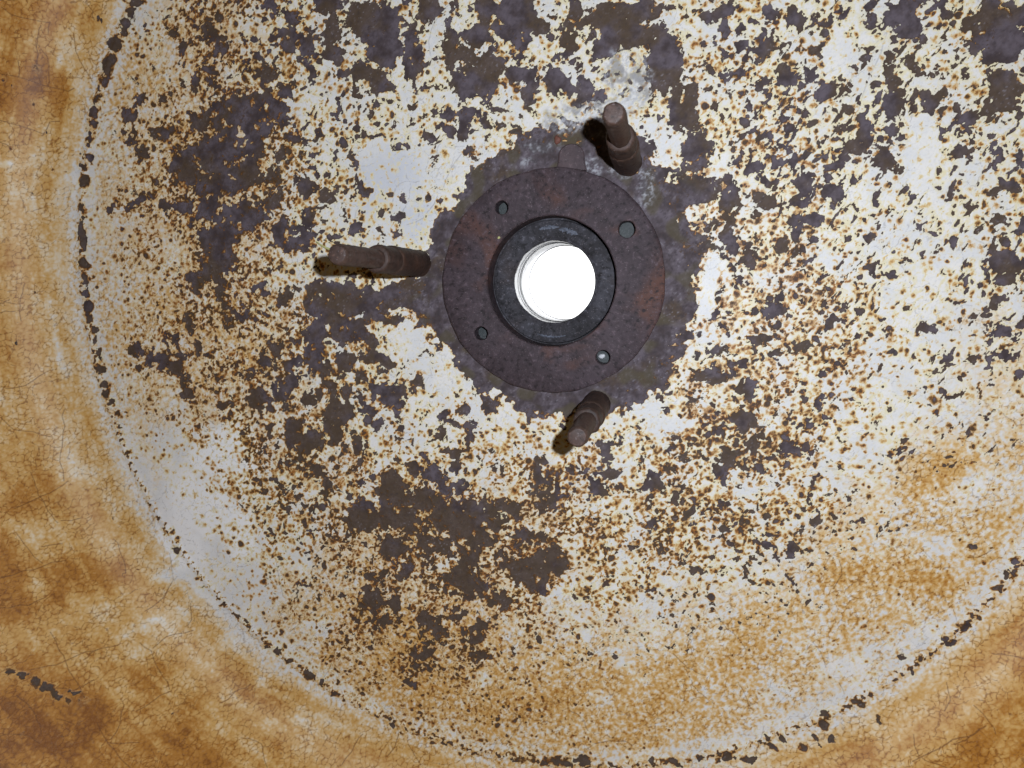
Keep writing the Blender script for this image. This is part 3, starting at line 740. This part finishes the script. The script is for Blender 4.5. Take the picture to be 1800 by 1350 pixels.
# ear on the upper edge
pa, pb, pc = px(977, 300, .002), px(1031, 303, .002), px(1004, 252, .002)
ear = []
wdt = (pb[0] - pa[0]) / 2; cx = (pa[0] + pb[0]) / 2; base = .0500; top = pc[1]
out = [(cx - wdt, base), (cx - wdt * 1.0, pa[1]), (cx - wdt * .86, pa[1] + (top - pa[1]) * .35)]
for k in range(13):
    a = math.pi * (1 - k / 12)
    out.append((cx + wdt * .84 * math.cos(a), top - wdt * .75 + wdt * .75 * math.sin(a)))
out += [(cx + wdt * .86, pa[1] + (top - pa[1]) * .35), (cx + wdt, pa[1]), (cx + wdt, base)]
n = len(out); cyy = (base + top) / 2
V3 = [(x, y, .0001) for x, y in out] + [(x, y, .0014) for x, y in out] + [(cx + (x - cx) * .9, cyy + (y - cyy) * .94, .0019) for x, y in out]
F3 = [(i, (i + 1) % n, (i + 1) % n + n, i + n) for i in range(n)] + [(i + n, (i + 1) % n + n, (i + 1) % n + 2 * n, i + 2 * n) for i in range(n)] + [tuple(range(2 * n, 3 * n))]
mesh_obj('ear', V3, F3, M_TAB, flange, True, 40)
# plate seen at the bottom of the screw holes
for k, (hx, hy, hr) in enumerate(holes):
    lathe('hole_bottom', [(hr + .0006, -.0056), (hr * .6, -.0053), (.00001, -.0052)], M_BACK, flange, 24, .02, (hx, hy, 0), 60, seed=k)

# ------------------------------------------------------------------ seal ring in the recess
seal = tag(empty('seal_ring'), 'black greasy seal ring sunk inside the flange round the opening', 'seal')
RB = 0.0196
lathe('ring', [(.0306, -.0100), (.0296, -.0102), (.0293, -.0088), (.0291, -.0082), (.0286, -.0080), (.0250, -.0080), (.0222, -.0080), (.0214, -.0082), (.0206, -.0086)], M_SEAL, seal, 200, .0025, seed=4)
lathe('inner_lip', [(.0208, -.0088), (.0199, -.0088), (.0195, -.0091), (RB, -.0096), (RB, -.0120)], M_SEAL, seal, 200, .0015, seed=6)
# smear of dried grease on the upper side
def smear(a0, a1, r0, w0, seed):
    g_ = random.Random(seed); V_, F_ = [], []; n_ = 40
    up = [g_.random() for _ in range(n_)]; lo_ = [g_.random() for _ in range(n_)]
    for i in range(n_):
        a = math.radians(a0 + (a1 - a0) * i / (n_ - 1)); env = math.sin(math.pi * (i + .02) / (n_ - .96)) ** .5
        ru = r0 + w0 * env * (.35 + .65 * (up[i] * .6 + up[i - 1] * .4)); rl = r0 - w0 * env * (.25 + .75 * (lo_[i] * .5 + lo_[i - 1] * .5))
        for j in range(6):
            f = j / 5; r = rl + (ru - rl) * f
            V_.append((r * math.cos(a), r * math.sin(a), -.00812 + .00042 * env * math.sin(math.pi * f) * (.6 + .4 * g_.random())))
    for i in range(n_ - 1):
        for j in range(5): F_.append((i * 6 + j, i * 6 + j + 1, i * 6 + j + 7, i * 6 + j + 6))
    return mesh_obj('grease_smear', V_, F_, M_GREASE, seal, True)
smear(84, 108, .0258, .0016, 3); smear(62, 86, .0248, .0024, 8); smear(250, 285, .0262, .0010, 12)

# ------------------------------------------------------------------ bore sleeve
sleeve = tag(empty('bore_sleeve', (0, 0, 0)), 'bright metal sleeve lining the central opening, white daylight below', 'sleeve')
ZB = -.050
lathe('tube', [(RB + .0022, -.0100), (RB + .0001, -.0101), (RB, -.0106), (RB, -.0215), (RB, -.0245), (RB, ZB), (RB + .0022, ZB - .0002), (RB + .0022, -.0100)], M_SLEEVE, sleeve, 200)
for z, th in ((-.0235, .00022), (-.0262, .00010), (-.0180, .00008)):
    lathe('groove', [(RB - .0001, z + th), (RB - .0003, z), (RB - .0001, z - th)], M_LINE, sleeve, 200)
lathe('end_lip', [(RB - .0001, ZB + .0003), (RB - .0003, ZB + .0002), (RB - .0003, ZB - .0002), (RB + .0004, ZB - .0004)], M_LINE, sleeve, 200)

# ------------------------------------------------------------------ studs
def make_stud(x, y, label, seed, ztip):
    b = px(x, y); r_ = random.Random(seed)
    o = tag(empty('stud', (b[0], b[1], 0)), label, 'stud', 'rusty studs round the flange')
    zs = ztip * .585; zc = ztip * .40
    lathe('shaft', [(.0066, -.0012), (.0065, .0006), (.0063, .0012), (.0063, zc - .0006), (.0060, zc), (.0056, zc + .0003)], M_STUD, o, 56, .008, seed=seed, pit=.00035, auto=50)
    lathe('collar', [(.0056, zc - .0004), (.0057, zc + .0012), (.0058, zc + .0018), (.0058, zs - .0014), (.0054, zs - .0003), (.0050, zs), (.0039, zs + .0001)], M_STUD, o, 56, .008, seed=seed, pit=.00035, auto=50)
    pr = [(.0041, zs - .0008)]
    k = 0; z = zs + .0008
    while z < ztip - .003:                        # worn thread
        pr += [(.00385, z), (.00398, z + .0006)]; z += .0012
    pr += [(.0039, ztip - .0018), (.0034, ztip - .0004), (.0030, ztip - .0001), (.0026, ztip - .0002), (.0022, ztip), (.0017, ztip - .00012), (.0012, ztip + .00004), (.0006, ztip - .00004), (.00001, ztip)]
    lathe('pin', pr, M_PIN, o, 48, .010, auto=60, seed=seed + 1, pit=.0003)
    return o
make_stud(735, 463, 'rusty stepped stud left of the flange, pointing left', 31, .0950)
make_stud(1103, 284, 'rusty stepped stud above the flange, beside its ear', 37, .0975)
make_stud(1049, 711, 'rusty stepped stud just below the flange, pointing down left', 43, .0838)

# ------------------------------------------------------------------ small bits
def straw(p0, p1, r, bend, mat, name):
    V_, F_ = [], []
    n_, s_ = 9, 8
    d = Vector(p1) - Vector(p0); side = Vector((-d.y, d.x, 0)).normalized()
    for i in range(n_):
        t_ = i / (n_ - 1); c = Vector(p0) + d * t_ + side * bend * math.sin(math.pi * t_)
        rad = r * (1 - .5 * t_)
        for k in range(s_):
            a = 2 * math.pi * k / s_
            V_.append(c + side * rad * math.cos(a) + Vector((0, 0, 1)) * rad * math.sin(a))
    for i in range(n_ - 1):
        for k in range(s_): F_.append((i * s_ + k, i * s_ + (k + 1) % s_, (i + 1) * s_ + (k + 1) % s_, (i + 1) * s_ + k))
    return mesh_obj(name, V_, F_, mat, None, True)
tag(straw(px(592, 441, .0012), px(556, 425, .0012), .0007, .0008, M_STRAW, 'straw'), 'short pale straw lying beside the tip of the left stud', 'straw')
def lump(name, x, y, rx, ry, h, mat, seed, z0=0.0):
    b = px(x, y, z0); V_, F_ = [], []; rr_ = random.Random(seed); n_ = 14
    rad = [rr_.uniform(.75, 1.2) for _ in range(n_)]
    for j, (f, z) in enumerate(((1.0, -.0003), (.92, h * .5), (.6, h * .95), (.05, h))):
        for k in range(n_):
            a = 2 * math.pi * k / n_; V_.append((b[0] + rx * f * rad[k] * math.cos(a), b[1] + ry * f * rad[k] * math.sin(a), z0 + z * rr_.uniform(.9, 1.1)))
    for j in range(3):
        for k in range(n_): F_.append((j * n_ + k, j * n_ + (k + 1) % n_, (j + 1) * n_ + (k + 1) % n_, (j + 1) * n_ + k))
    return mesh_obj(name, V_, F_, mat, None, True)
tag(lump('rust_lump', 980, 246, .0016, .0022, .0012, M_LUMP, 2), 'small reddish rust lump beside the ear of the flange', 'rust lump')
tag(lump('crumb', 877, 418, .0007, .0006, .0006, M_STRAW, 5, .0030), 'tiny pale yellow crumb on the flange, upper left of the opening', 'crumb')
M_FLAKE = plain('white_flake', srgb(215, 216, 218), .6, 0, .2, 500)
tag(lump('paint_flake', 1017, 605, .0012, .0005, .0005, M_FLAKE, 9, -.0080), 'tiny white flake on the lower edge of the black seal ring', 'flake')
tag(lump('grit', 1058, 626, .0016, .0013, .0008, M_FLAKE, 12, -.0052), 'bit of pale grit in the lower right screw hole', 'grit')
